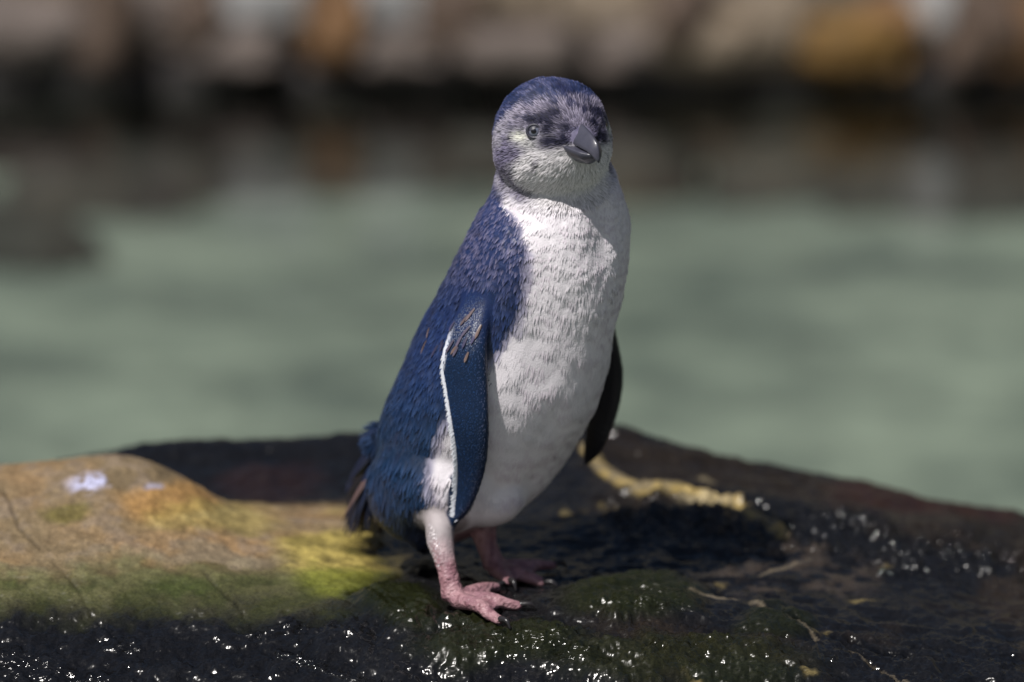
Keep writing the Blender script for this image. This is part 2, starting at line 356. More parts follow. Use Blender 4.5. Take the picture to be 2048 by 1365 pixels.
tan = mix((0.165, 0.12, 0.066), (0.24, 0.15, 0.072), ss(-.3, .4, warp)); tan = mix(tan, (0.15, 0.115, 0.085), ss(.0, .45, mid) * .6)
tan = mix(tan, (0.10, 0.085, 0.02), blob(130, 1030, 55, 25) * .8 + 0); tan = mix(tan, (0.33, 0.18, 0.055), blob(330, 1000, 90, 45) * .7)
olive = mix((0.050, 0.053, 0.017), (0.088, 0.084, 0.034), ss(-.35, .4, mid)); olive = mix(olive, (0.045, 0.060, 0.012), ss(0, .4, warp) * .8)
yel = mix((0.21, 0.165, 0.045), (0.32, 0.25, 0.07), ss(-.4, .4, mid))
L = mix(tan, olive, ss(1095, 1165, Ww + 20 * mid))
L = mix(L, (0.19, 0.15, 0.10), blob(470, 1118, 150, 16) * .7)
L = mix(L, yel, np.maximum(blob(690, 1105, 130, 62), .55 * blob(420, 1040, 130, 40))); L = mix(L, (0.13, 0.14, 0.018), blob(700, 1165, 110, 40) * .85)
L = mix(L, (0.36, 0.36, 0.50), np.clip(blob(180, 968, 45, 20, .6) * ss(.0, .2, mid + .7 * fine) + .6 * blob(284, 962, 15, 11, .5), 0, 1))
C = mix(C, L, tan_lit)
C = mix(C, mix((0.34, 0.25, 0.09), (0.15, 0.12, 0.07), ss(-.15, .35, mid + .3 * fine)), vein); C = mix(C, (0.40, 0.33, 0.20), blob(1410, 1000, 45, 9) * .7)
for u, v, a, b in [(1610, 1345, 17, 9), (1630, 1275, 40, 7), (1700, 1190, 30, 7), (1432, 1172, 26, 6), (1525, 1085, 18, 9), (1230, 1010, 22, 12), (1140, 1040, 16, 10), (1745, 1130, 14, 9), (1385, 1375, 12, 10), (1165, 1012, 20, 9)]:
    C = mix(C, (0.22, 0.17, 0.07), blob(u, v, a * .9, b * .9, .6) * .5 * ss(-.3, .3, mid))
veins = np.maximum.reduce([line(c, 3.0) for c in [[(1700, 1300), (1760, 1340), (1850, 1400)], [(1380, 1190), (1520, 1215), (1640, 1280)], [(1520, 1150), (1650, 1120)]]]) * ss(-.2, .2, warp2)
C = mix(C, (0.16, 0.13, 0.09), veins * .6)
C = mix(C, C * .35, crack * .75)
C *= (1 + .30 * mid + .35 * fine * tan_lit)[..., None]
C = np.clip(C, .003, .9)
wet = np.clip(dark * (1 - .35 * moss) * (1 - .6 * vein) * (0.65 + .6 * ss(-.3, .3, warp2)), 0, 1)
rough = 0.62 - 0.49 * wet ** .6 + .10 * mid
rough = np.clip(rough - .05 * band_bump, .10, .9)
glint = .06 + .15 * ss(.05, .45, fbm(X * 22, Y * 22, O, 3, 61)) + .12 * moss
for u, v, a, b in [(55, 1335, 60, 22), (150, 1350, 70, 16), (1060, 1303, 105, 20), (1150, 1330, 70, 14), (960, 1285, 60, 12), (1290, 1195, 60, 28), (1345, 1215, 50, 14), (560, 1262, 70, 12), (220, 1290, 40, 14), (1360, 1312, 60, 8), (870, 1165, 40, 14), (30, 1138, 45, 10)]:
    glint = np.maximum(glint, blob(u, v, a, b, .5) * 1.15)
glint = np.maximum(glint, line([(560, 1305), (640, 1330), (720, 1362), (800, 1395)], 12) * 1.2)
glint = np.maximum(glint, band_bump * 1.1); glint = np.clip(glint * (.55 + .6 * dark) * (1 - .8 * vein), 0, 1.2)
def m_rock():
    m, nt, p = mat_new('wet_rock'); nt.links.new(attr(nt, 'col'), p.inputs['Base Color']); nt.links.new(attr(nt, 'rough', 'Fac'), p.inputs['Roughness'])
    tcx = nd(nt, 'ShaderNodeTexCoord'); mpx = nd(nt, 'ShaderNodeMapping'); mpx.inputs['Scale'].default_value = (.42, 1, 1); nt.links.new(tcx.outputs['Object'], mpx.inputs[0]); n1 = noise_node(nt, 200, 2.2, 0.5, mpx.outputs[0]); n2 = noise_node(nt, 90, 2, 0.5); b1 = bump(nt, None, n2.outputs[0], 0.8, 0.004)
    hgt = math_node(nt, 'MULTIPLY', n1.outputs[0], attr(nt, 'glint', 'Fac')); bump(nt, p, hgt, 1.0, 0.0034, b1)
    g = noise_node(nt, 620, 3, 0.7); r = nd(nt, 'ShaderNodeMapRange'); r.inputs['From Min'].default_value = .3; r.inputs['From Max'].default_value = .7; r.inputs['To Min'].default_value = .55; r.inputs['To Max'].default_value = 1.45
    nt.links.new(g.outputs[0], r.inputs['Value']); vm = nd(nt, 'ShaderNodeVectorMath', operation='SCALE'); nt.links.new(attr(nt, 'col'), vm.inputs[0]); nt.links.new(r.outputs[0], vm.inputs['Scale'])
    nt.links.new(vm.outputs[0], p.inputs['Base Color'])
    p.inputs['Specular IOR Level'].default_value = 0.34
    return m
i = np.arange(X.size).reshape(X.shape); F = np.stack([i[:-1, :-1], i[:-1, 1:], i[1:, 1:], i[1:, :-1]], -1).reshape(-1, 4)
obj('rock', new_mesh('rock', np.stack([X, Y, Z], -1).reshape(-1, 3), F, m_rock(), cols=C.reshape(-1, 3), extra={'rough': rough.ravel(), 'glint': glint.ravel()}),
    None, 'dark wet rock slab with a tan and olive algae hump under the penguin', 'rock')
def rock_z(x, y):
    iy = np.clip(np.searchsorted(YS, y), 0, len(YS) - 1); ix = np.clip(np.searchsorted(XS, x), 0, len(XS) - 1); return float(Z[iy, ix])

# ------------------------------------------------------------------ the penguin: solid shapes, fused into one skin
YAW0 = R(50)
REF = np.array([at(1000, 800, 0.055)[0], 0.055])
def fwd(a): return np.array([math.sin(a), -math.cos(a)])
#      row   left  right  b/a   yaw
TORSO = [(300, 1012, 1205, 1.0, 40), (340, 994, 1228, 1.0, 40), (370, 988, 1242, 1.02, 40), (400, 974, 1251, 1.05, 41), (430, 954, 1258, 1.06, 42), (470, 932, 1261, 1.06, 43),
 (520, 908, 1261, 1.05, 44), (560, 888, 1257, 1.03, 45), (600, 866, 1250, 1.0, 46), (640, 842, 1241, 1.0, 47), (680, 822, 1236, 1.03, 48),
 (720, 804, 1230, 1.06, 49), (760, 788, 1222, 1.08, 50), (800, 770, 1209, 1.09, 51), (840, 756, 1190, 1.08, 52), (880, 748, 1165, 1.05, 54),
 (920, 746, 1138, 1.02, 55), (960, 756, 1106, .95, 56), (1000, 768, 1066, .97, 57), (1030, 780, 1024, 1.0, 58), (1050, 792, 985, 1.0, 58), (1070, 806, 944, 1.0, 58), (1086, 822, 912, 1.0, 58), (1098, 842, 884, .7, 58)]
SL = []
for py, xl, xr, ba, yw in TORSO:
    xc = (xl + xr) / 2; X0 = at(xc, py, 0.05)[0]; u = (X0 - REF[0]) / math.sin(YAW0)
    c = REF + u * fwd(YAW0); p3 = at(xc, py, c[1]); hw = (xr - xl) / 2 * MM * .975; th = R(yw)
    a = hw / math.sqrt(math.sin(th)**2 + (ba * math.cos(th))**2)
    SL.append((p3[2], p3[0], c[1], a, a * ba, th))
SL = np.array(SL)[::-1]                                     # ascending z
def slice_at(z):
    return [np.interp(z, SL[:, 0], SL[:, k]) for k in range(1, 6)]
def loft(rings, closed=True):
    n = len(rings[0]); V = np.concatenate(rings); F = []
    for r in range(len(rings) - 1):
        for k in range(n): F.append((r*n+k, r*n+(k+1) % n, (r+1)*n+(k+1) % n, (r+1)*n+k))
    F.append(tuple(range(n-1, -1, -1))); F.append(tuple(range((len(rings)-1)*n, len(rings)*n))); return V, F
def torso():
    zs = np.linspace(SL[0, 0], SL[-1, 0], 60); rings = []; ang = np.linspace(0, 2*math.pi, 64, endpoint=False)
    for z in zs:
        cx, cy, a, b, th = slice_at(z); f = fwd(th); l = np.array([-f[1], f[0]])
        ca, sa = np.cos(ang), np.sin(ang)
        r = np.ones_like(ang)
        chest = ss(at(1200, 640, 0)[2], at(1200, 480, 0)[2], z) * ss(at(1200, 350, 0)[2], at(1200, 430, 0)[2], z)
        r -= 0.055 * chest * np.exp(-(np.arctan2(sa, ca) / 0.16) ** 2)           # breast cleft
        r += 0.03 * chest * np.exp(-((np.abs(np.arctan2(sa, ca)) - .55) / 0.35) ** 2)
        keel = ss(at(1200, 980, 0)[2], at(1200, 820, 0)[2], z) * ss(at(1200, 430, 0)[2], at(1200, 560, 0)[2], z); ph = np.abs(np.arctan2(sa, ca))
        r += keel * (.085 * np.exp(-(ph / .38) ** 2) - .035 * np.exp(-((ph - .75) / .33) ** 2))
        pts = np.array([cx, cy])[None] + f[None] * (a * r * ca)[:, None] + l[None] * (b * r * sa)[:, None]
        rings.append(np.column_stack([pts, np.full(len(ang), z)]))
    return loft(rings)
def frame(d, up=(0, 0, 1)):
    d = d / np.linalg.norm(d); s = np.cross(d, up); s /= np.linalg.norm(s); return d, s, np.cross(s, d)
def tube(pts, rad, n=16, flat=1.0):
    pts = [np.asarray(p, float) for p in pts]; rings = []; ang = np.linspace(0, 2*math.pi, n, endpoint=False)
    # resample
    P = np.array(pts); t = np.linspace(0, 1, len(P)); tt = np.linspace(0, 1, len(P) * 5)
    Q = cubic1(t, P.T, tt).T; rr = np.interp(tt, t, rad)
    for k in range(len(Q)):
        d = Q[min(k+1, len(Q)-1)] - Q[max(k-1, 0)]
        up = (0, 0, 1) if abs(d[2]) < .9 * np.linalg.norm(d) else (0, 1, 0)
        d, s, u = frame(d, up); r = rr[k]
        if k in (0, len(Q)-1): r *= .55
        rings.append(Q[k] + np.cos(ang)[:, None] * s * r + np.sin(ang)[:, None] * u * r * flat)
    return loft(rings)
SOL = []
SOL.append(torso())
# head
HY = R(25); HP = R(8)                                       # head yaw and pitch
HC = at(1105, 272, 0.010)
hf = np.array([math.sin(HY)*math.cos(HP), -math.cos(HY)*math.cos(HP), math.sin(HP)]); _, hs, hu = frame(hf)  # forward, right, up
hs = -hs                                                      # towards the penguin's own left -> mirrored below
HA, HB, HZ = 0.0400, 0.0352, 0.0360
def head_pt(f, s, u): return HC + hf * f + hs * s + hu * u
def head_solid():
    bm = bmesh.new(); bmesh.ops.create_uvsphere(bm, u_segments=64, v_segments=40, radius=1)
    V = np.array([v.co[:] for v in bm.verts]); F = [tuple(v.index for v in f.verts) for f in bm.faces]; bm.free()
    f, s, u = V[:, 0].copy(), V[:, 1].copy(), V[:, 2].copy()
    # face narrows to the bill, jowls fuller, brow slightly flat
    front = ss(.1, 1, f); s2 = s * (1 - .12 * front) * (1 + .13 * ss(.2, -.6, u)); f2 = f * (1 + .05 * front)
    u2 = u * (1 - .05 * front); u2 = np.where(u2 < 0, u2 * 1.10, u2); f2 = f2 * (1 + .06 * ss(-.2, -.7, u))
    snout = np.exp(-(((s / .38) ** 2) + ((u + .08) / .34) ** 2)) * ss(.5, 1, f); f2 = f2 + .14 * snout
    return HC + np.outer(f2 * HA, hf) + np.outer(s2 * HB, hs) + np.outer(u2 * HZ, hu), F
SOL.append(head_solid())
# rump under the tail
RUMP = [at(815, 880, .085), at(775, 960, .095), at(752, 1015, .10)]
SOL.append(tube(RUMP, [.028, .017, .006]))
# legs and feet
def rest(px, py, r): p = on(px, py, r); return np.array([p[0], p[1], rock_z(p[0], p[1]) + r])
FOOT = {}
LEGS = []
def leg(hip, knee, ankle, base, toes, name):
    SOL.append(tube([hip, knee, ankle], [.0150, .0096, .0072]))
    b = rest(*base, .007)
    SOL.append(tube([knee, ankle, (ankle + b) / 2 + np.array([0, 0, .001]), b], [.0090, .0070, .0069, .0078], flat=.95))
    tips = []
    for k, (tx, ty) in enumerate(toes):
        t = rest(tx, ty, .0036); m = (b + t) / 2; m[2] = max(m[2], rock_z(m[0], m[1]) + .0060) + .001; q = b * .25 + t * .75; q[2] = max(q[2], rock_z(q[0], q[1]) + .0040) + .0008
        SOL.append(tube([b + np.array([0, 0, .001]), m, q, t], [.0068, .0054, .0046, .0034], 12, .85)); tips.append((b, m, q, t))
    for (b0, m0, q0, t0), (b1, m1, q1, t1) in zip(tips[:-1], tips[1:]):
        ed = (q0 + q1) / 2 * .8 + (m0 + m1) / 2 * .2
        top = [b, m0, q0, ed, q1, m1]; n = len(top); V = [p + np.array([0, 0, dz]) for dz in (-.0022, .0008) for p in top]
        F = [tuple(range(n-1, -1, -1)), tuple(range(n, 2*n))] + [(k, (k+1) % n, n+(k+1) % n, n+k) for k in range(n)]
        SOL.append((np.array(V), F))
    FOOT[name] = (ankle, b, tips); LEGS.append((hip, knee, ankle))
NB, FB = (908, 1196), (990, 1136)
yn = on(*NB, .007)[1]; yf = on(*FB, .007)[1]
leg(at(892, 985, yn + .055), at(880, 1062, yn + .026), at(888, 1112, yn + .012), NB, [(1004, 1240), (1046, 1209), (998, 1175)], 'near')
leg(at(990, 960, yf - .0), at(966, 1040, yf + .010), at(972, 1086, yf + .008), FB, [(1022, 1167), (1092, 1160), (1112, 1124)], 'far')
# feathered thighs that hide the top of the legs
def blob_solid(c, d, ra, rb, rz):
    bm = bmesh.new(); bmesh.ops.create_uvsphere(bm, u_segments=40, v_segments=24, radius=1)
    V = np.array([v.co[:] for v in bm.verts]); F = [tuple(v.index for v in f.verts) for f in bm.faces]; bm.free()
    d = np.array([d[0], d[1], 0]); l = np.array([-d[1], d[0], 0]); u = np.array([0, 0, 1.0])
    return c + np.outer(V[:, 0] * ra, d) + np.outer(V[:, 1] * rb, l) + np.outer(V[:, 2] * rz, u), F
SOL.append(blob_solid(at(880, 945, yn + .057), fwd(R(60)), .042, .033, .040)); SOL.append(blob_solid(at(838, 975, yn + .070), fwd(R(60)), .034, .030, .035))
SOL.append(blob_solid(at(965, 985, yf - .012), fwd(R(60)), .030, .024, .022))
# flippers
LEAD = [(1010, 575), (990, 612), (979, 650), (974, 700), (975, 750), (977, 800), (978, 850), (977, 900), (969, 950), (951, 1000), (929, 1030), (909, 1046)]
TRAIL = [(930, 585), (905, 640), (888, 688), (879, 728), (884, 768), (890, 808), (896, 850), (902, 892), (905, 935), (904, 980), (902, 1015), (903, 1042)]
FY, FT = -0.0185, math.tan(R(17))
def flip_pt(px, py):
    p = at(px, py, FY); p = at(px, py, FY - FT * (p[0] - at(945, 800, FY)[0]) + .018 * (1 - ss(560, 720, py)) + .020 * ss(820, 1046, py)); return p
def dense(pts, n):
    P = np.array(pts, float); t = np.linspace(0, 1, len(P)); return cubic1(t, P.T, np.linspace(0, 1, n)).T
LD, TD = dense(LEAD, 48), dense(TRAIL, 48)
def flipper():
    rings = []; ang = np.linspace(0, 2*math.pi, 36, endpoint=False); mids = []
    for k, (a, b) in enumerate(zip(LD, TD)):
        A, B = flip_pt(*a), flip_pt(*b); ch = A - B; c = np.linalg.norm(ch); d = ch / c
        n = np.cross(d, np.array([0, 0, 1.0])); n /= np.linalg.norm(n); s = k / 47
        th = np.interp(s, [0, .3, .8, 1], [.0075, .0044, .0024, .0014]); x = np.cos(ang); y = np.sin(ang)
        prof = np.sqrt(np.maximum(0, 1 - x*x)) ** .8 * (1 + .55 * x) * np.sign(y)
        rings.append((A + B) / 2 + np.outer(x * c / 2, d) + np.outer(prof * th, n)); mids.append((A, B, n))
    return loft(rings), mids
(FV, FF), FMID = flipper()
SOL.append((FV, FF))
MY = R(47); mf = fwd(MY); ml = np.array([-mf[1], mf[0]])
MIRC = REF + 0.0 * mf
def mirror(V):
    V = np.array(V, float); d = V[:, :2] - MIRC; u = d @ mf; l = d @ ml
    V2 = V.copy(); V2[:, :2] = MIRC + np.outer(u, mf) + np.outer(-l, ml)
    piv = V2[:36].mean(0) if len(V2) > 36 else V2.mean(0)
    return V2
LATERAL = -.014 if ((mirror(FV).mean(0)[:2] - MIRC) @ ml) > 0 else .014
LIFT = np.array([ml[0], ml[1], 0]) * LATERAL + np.array([0, 0, -.004])
FV2 = mirror(FV); piv = FV2[36*6:36*8].mean(0)
Rm = np.array(Matrix.Rotation(R(27), 3, Vector((mf[0], mf[1], 0)))); Rm2 = np.array(Matrix.Rotation(R(36), 3, 'Z')) @ np.array(Matrix.Rotation(R(-6), 3, Vector((ml[0], ml[1], 0))))
FV2 = (FV2 - piv) @ Rm.T @ Rm2.T + piv + LIFT
SOL.append((FV2, [tuple(reversed(f)) for f in FF]))

Vall, Fall, n0 = [], [], 0
for V, F in SOL:
    bm = bmesh.new(); vs_ = [bm.verts.new(p) for p in V]
    for f in F:
        try: bm.faces.new([vs_[k] for k in f])
        except ValueError: pass
    bmesh.ops.recalc_face_normals(bm, faces=bm.faces[:]); bm.verts.index_update()
    Vall.append(np.array([v.co[:] for v in bm.verts])); Fall += [tuple(v.index + n0 for v in f.verts) for f in bm.faces]; n0 += len(bm.verts); bm.free()
tmp = bpy.data.objects.new('tmp', new_mesh('tmp', np.concatenate(Vall), Fall)); COL.objects.link(tmp)
md = tmp.modifiers.new('r', 'REMESH'); md.mode = 'VOXEL'; md.voxel_size = 0.0013
dg = bpy.context.evaluated_depsgraph_get(); bme = bpy.data.meshes.new_from_object(tmp.evaluated_get(dg))
bpy.data.objects.remove(tmp)
nv = len(bme.vertices); BV = np.empty(nv * 3, np.float32); bme.vertices.foreach_get('co', BV); BV = BV.reshape(-1, 3).astype(float)
E = np.empty(len(bme.edges) * 2, np.int32); bme.edges.foreach_get('vertices', E); E = E.reshape(-1, 2)
def kd_of(P):
    k = kdtree.KDTree(len(P))
    for j, p in enumerate(P): k.insert(p, j)
    k.balance(); return k
kd1, kd2 = kd_of(FV), kd_of(FV2)
LOW = at(880, 1075, .02)[2]
dfl = np.array([min(kd1.find(p)[2], kd2.find(p)[2]) for p in BV])
is_flip = ss(.0045, .002, dfl); zb = BV[:, 2]
keep = np.clip(is_flip + ss(LOW + .02, LOW, zb), 0, 1)
deg = np.bincount(E.ravel(), minlength=nv)[:, None]
def laplace(V, n, wgt):
    for _ in range(n):
        S = np.zeros_like(V)
        for k in range(3):
            S[:, k] = np.bincount(E[:, 0], V[E[:, 1], k], nv) + np.bincount(E[:, 1], V[E[:, 0], k], nv)
        V = V + (S / deg - V) * wgt[:, None]
    return V
ZR_ = (at(1000, 680, .03)[2], at(1000, 560, .03)[2])
BV = laplace(BV, 26, .5 * (1 - keep)); BV = laplace(BV, 5, .5 * np.ones(nv))
bme.vertices.foreach_set('co', BV.astype(np.float32).ravel()); bme.update(); BN = np.empty(nv * 3, np.float32); bme.vertex_normals.foreach_get('vector', BN); BN = BN.reshape(-1, 3).astype(float)
rx_ = .62*BV[:, 0] + .55*BV[:, 1] + .56*BV[:, 2]; ry_ = -.70*BV[:, 0] + .66*BV[:, 1] + .13*BV[:, 2] + .2*BV[:, 0]; rz_ = -.30*BV[:, 0] - .47*BV[:, 1] + .83*BV[:, 2]
pebble = ss(ZR_[0], ZR_[1], BV[:, 2])
lump = .00036 * pebble * fbm(rx_*330, ry_*330, rz_*330, 1, 221) + .00042 * (1 - pebble) * fbm(rx_*150, ry_*150, rz_*70, 2, 231) + .0004 * fbm(BV[:, 0]*110, BV[:, 1]*110, BV[:, 2]*75, 2, 201) + .0014 * fbm(BV[:, 0]*38, BV[:, 1]*38, BV[:, 2]*26, 2, 205)
BV = BV + BN * (lump * (1 - keep))[:, None]
bme.vertices.foreach_set('co', BV.astype(np.float32).ravel()); bme.update()
BN = np.empty(nv * 3, np.float32); bme.vertex_normals.foreach_get('vector', BN); BN = BN.reshape(-1, 3).astype(float)

# ---- colour of the skin and plumage as a function of the place on the bird
NAVY = np.array((0.008, 0.019, 0.074)); TEAL = np.array((0.004, 0.019, 0.055)); INK = np.array((0.010, 0.012, 0.030))
WHITE = np.array((0.76, 0.72, 0.765)); PINK = np.array((0.25, 0.13, 0.155)); LAV = np.array((0.24, 0.22, 0.35))
ZR = {r: at(1000, r, 0.03)[2] for r in (330, 360, 390, 400, 420, 450, 480, 560, 620, 700, 800, 900, 960, 980, 1000, 1030, 1040, 1060)}
def azimuth(P):
    cx, cy, a, b, th = slice_at(P[:, 2]); dx, dy = P[:, 0] - cx, P[:, 1] - cy
    f = np.sin(th) * dx - np.cos(th) * dy; l = np.cos(th) * dx + np.sin(th) * dy
    return np.degrees(np.arctan2(l, f))
def head_local(P):
    d = P - HC; return d @ hf / HA, d @ hs / HB, d @ hu / HZ
# which side of the head is towards the camera
if hs[0] > 0: hs = -hs
def hl(px, py):                           # place on the head (forward, side, up in head radii) of a feature seen in the photo
    d = ray(px, py); M = np.stack([hf / HA, hs / HB, hu / HZ]); o = M @ (CAM - HC); v = M @ d
    A, B, C_ = v @ v, 2 * o @ v, o @ o - 1.06; t = (-B - math.sqrt(max(0, B*B - 4*A*C_))) / (2*A); return o + v * t
hl_r = (-hf @ np.array([1.0, 0, 0]), -hs @ np.array([1.0, 0, 0])); hl_r = (-hl_r[0], -hl_r[1])
def plumage_colour(P):
    """returns colour, whiteness, headness"""
    n = fbm(P[:, 0]*60, P[:, 1]*60, P[:, 2]*60, 3, 71); n2 = fbm(P[:, 0]*220, P[:, 1]*220, P[:, 2]*220, 2, 75)
    z = P[:, 2]; az = np.abs(azimuth(P)) + 7 * n
    zz = [ZR[k] for k in (1060, 1000, 900, 800, 700, 620, 560, 480, 450, 420, 400, 390)]
    bd = np.interp(z, zz, [60, 66, 78, 76, 62, 52, 52, 55, 60, 70, 82, 92])
    wh = ss(5, -5, az - bd)
    blue = mix(TEAL, NAVY, ss(ZR[900], ZR[620], z)); blue = mix(blue, NAVY * 1.35, ss(ZR[560], ZR[420], z))
    blue = mix(blue, INK, ss(ZR[960], ZR[1060], z) * .8); blue = mix(blue, INK * 1.2, np.clip(.9 * ss(.1, .6, n2), 0, 1) * .5)
    c = mix(blue, WHITE, wh); fr = wh * (1 - wh) * 4; c = mix(c, LAV, fr * .5)
    rd = np.minimum.reduce([np.linalg.norm(P - q, axis=1) for q in np.linspace(RUMP[0] * .4 + RUMP[1] * .6, RUMP[2], 5)])
    c = mix(c, INK * (.9 + .5 * n2[:, None]), ss(.032, .020, rd) * .9)
    for hp in LEGS:
        ld = np.minimum.reduce([np.linalg.norm(P - q, axis=1) for q in np.linspace(hp[0] * .15 + hp[1] * .85, hp[2], 6)])
        c = mix(c, np.array((.36, .32, .33)) * (1 + .15 * n2[:, None]), ss(.021, .015, ld))
    # head
    f, s, u = head_local(P); r = np.sqrt(f*f + s*s + u*u); hd = ss(1.45, 1.2, r) * ss(ZR[400], ZR[390] + .004, z + .006 * f)
    sA = np.abs(s)
    def g(px, py, r, k=1.0, ry=None, tilt=0.0):
        f0, s0, u0 = hl(px, py); df, ds, du = (f - f0) * HA, (sA - abs(s0)) * HB, (u - u0) * HZ
        h = (df * hl_r[0] + ds * hl_r[1]); ry = ry or r; ct, st = math.cos(tilt), math.sin(tilt)
        return k * np.exp(-(((h * ct + du * st) / (r * MM)) ** 2 + ((-h * st + du * ct) / (ry * MM)) ** 2))
    cl = np.clip
    hc = mix((0.38, 0.36, 0.43), (0.19, 0.17, 0.27), ss(-.25, .3, n))                # grey lavender cheek
    hc = mix(hc, (0.13, 0.115, 0.18), ss(.1, .55, n2) * .6)
    chin = ss(.0, -.22, u + .30 * ss(.75, .2, f) + .05 * n) * ss(.0, .4, f); hc = mix(hc, (0.71, 0.68, 0.70), chin)
    hc = mix(hc, (0.74, 0.74, 0.64), cl(g(1040, 272, 15, 1.1, 13), 0, 1)); hc = mix(hc, (0.60, 0.60, 0.56), cl(g(1058, 290, 20, .6, 10), 0, 1))
    hc = mix(hc, (0.10, 0.09, 0.14), cl(g(1022, 338, 7, .8, 16, -.4) + g(1072, 330, 6, .7, 14, -.4), 0, 1))
    brow = ss(.02, .3, u + .05 * n) * ss(.0, .5, f); hc = mix(hc, mix((0.25, 0.225, 0.32), (0.05, 0.05, 0.11), ss(.0, .4, n2)), brow * .9)
    dk = g(1103, 232, 26, 1.1, 16, .5) + g(1128, 252, 20, .8, 12, .4) + g(1112, 283, 30, 1.2, 12) + g(1090, 262, 14, .7, 10) + .8 * g(1062, 243, 20, 1, 9, .4)
    hc = mix(hc, (0.016, 0.016, 0.042), cl(1.5 * dk * (.8 + .5 * n2), 0, .97))
    cap = ss(.34, .60, u - .16 * ss(-.1, .8, f) + .12 * n + .05 * n2 + .42 * ss(.35, -.5, f))
    nape = ss(-.35, -.75, f + .1 * n) * ss(-.85, -.3, u)
    capc = mix((0.013, 0.024, 0.080), (0.045, 0.056, 0.14), ss(-.3, .4, n2)); capc = mix(capc, (0.010, 0.014, 0.055), np.exp(-((s / .14) ** 2)) * ss(.1, .5, f) * .9)
    hc = mix(hc, capc, np.clip(np.maximum(cap, nape), 0, 1))
    c = mix(c, hc, hd)
    return c, wh, hd, (f, s, u)
bc, wh, hd, _ = plumage_colour(BV)
fl_front = np.array([1 if kd1.find(p)[2] < kd2.find(p)[2] else 0 for p in BV])
# flipper: navy outside, pale inside, white trailing edge
TRP = np.array([m[1] for m in FMID]); LEP = np.array([m[0] for m in FMID])
FM2 = (mirror(np.concatenate([TRP, LEP])) - piv) @ Rm.T @ Rm2.T + piv + LIFT; TRP2, LEP2 = FM2[:48], FM2[48:]
def near_poly(P, Q):
    k = kd_of(Q); return np.array([k.find(p)[2] for p in P])
dT = np.minimum(near_poly(BV, dense(TRP, 300)), near_poly(BV, dense(TRP2, 300))); 
kT = kd_of(dense(TRP, 300)); 
nv_ = np.mean([m[2] for m in FMID], 0); nv_ = nv_ if nv_[1] < 0 else -nv_
outer = np.where(fl_front > 0, ss(-.35, -.05, BN @ nv_), 0.55)
flc = mix(np.array((0.30, 0.29, 0.32)), np.array((0.003, 0.015, 0.050)), outer); flc = mix(flc, np.array((0.02, 0.02, 0.024)), (fl_front == 0) * 1.0)
hrow = ss(at(900, 715, 0)[2], at(900, 735, 0)[2], zb)
flc = mix(flc, (0.62, 0.64, 0.72), ss(.0052, .0036, dT) * (1 - hrow))
bc = mix(bc, flc, is_flip * (1 - ss(at(900, 690, 0)[2], at(900, 630, 0)[2], zb)))
shank = ss(LOW + .008, LOW - .009, zb + .006 * fbm(BV[:, 0]*90, BV[:, 1]*90, zb*90, 2, 5))
notflip = 1 - is_flip * ss(.03, .045, zb)
skin = mix(PINK, np.array((0.35, 0.20, 0.22)), ss(-.3, .3, fbm(BV[:, 0]*160, BV[:, 1]*160, zb*160, 3, 6)))
skin = mix(skin, np.array((0.16, 0.07, 0.085)), ss(.1, .5, fbm(BV[:, 0]*300, BV[:, 1]*300, zb*120, 2, 9)) * .6)
footd = np.minimum.reduce([np.linalg.norm(BV - q, axis=1) for k in FOOT for q in np.linspace(FOOT[k][0], FOOT[k][1], 8)] + [np.linalg.norm(BV - q, axis=1) for k in FOOT for t in FOOT[k][2] for q in np.concatenate([np.linspace(t[0], t[1], 5), np.linspace(t[1], t[3], 6)])])
isfoot = shank * ss(.030, .018, footd)
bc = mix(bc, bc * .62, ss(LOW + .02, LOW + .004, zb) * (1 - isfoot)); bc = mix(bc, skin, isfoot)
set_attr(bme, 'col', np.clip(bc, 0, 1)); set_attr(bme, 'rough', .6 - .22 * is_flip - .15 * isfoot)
rip = np.sin((zb * 1.0 + BV[:, 0] * .35) * 2 * math.pi / .0021) * .0 * is_flip + .6 * fbm(BV[:, 0]*500, BV[:, 1]*500, zb*900, 2, 3) * isfoot
set_attr(bme, 'ripple', rip)
bme.polygons.foreach_set('use_smooth', np.ones(len(bme.polygons), bool)); bme.materials.clear(); bme.materials.append(M_BODY); bme.name = 'body'
root = bpy.data.objects.new('penguin', None); COL.objects.link(root); root.empty_display_size = .05
root['label'] = 'small blue and white penguin standing upright on the wet rock'; root['category'] = 'penguin'
obj('body', bme, root)

# ------------------------------------------------------------------ feathers
bme.calc_loop_triangles(); nt_ = len(bme.loop_triangles); TRI = np.empty(nt_ * 3, np.int32); bme.loop_triangles.foreach_get('vertices', TRI); TRI = TRI.reshape(-1, 3)
A_ = np.linalg.norm(np.cross(BV[TRI[:, 1]] - BV[TRI[:, 0]], BV[TRI[:, 2]] - BV[TRI[:, 0]]), axis=1) / 2
notf = (1 - np.clip(is_flip * 1.3, 0, 1)) * (1 - isfoot)
def sample(weight, cell, over=4.0):
    """roughly even points on the skin: one per cell of the given size"""
    wt = A_ * weight[TRI].mean(1); tot = wt.sum(); n = int(tot / (cell * cell) * over)
    t = rng.choice(nt_, n, p=wt / tot); a, b = rng.random(n), rng.random(n); m = a + b > 1; a[m], b[m] = 1 - a[m], 1 - b[m]
    B = np.stack([1 - a - b, a, b], 1); P = (BV[TRI[t]] * B[..., None]).sum(1); N = (BN[TRI[t]] * B[..., None]).sum(1)
    N /= np.linalg.norm(N, axis=1)[:, None]
    key = np.floor(P / cell).astype(np.int64); _, first = np.unique(key @ np.array([1, 100003, 10000600009]), return_index=True)
    return P[first], N[first]
def nrm(v): return v / np.maximum(np.linalg.norm(v, axis=1), 1e-9)[:, None]
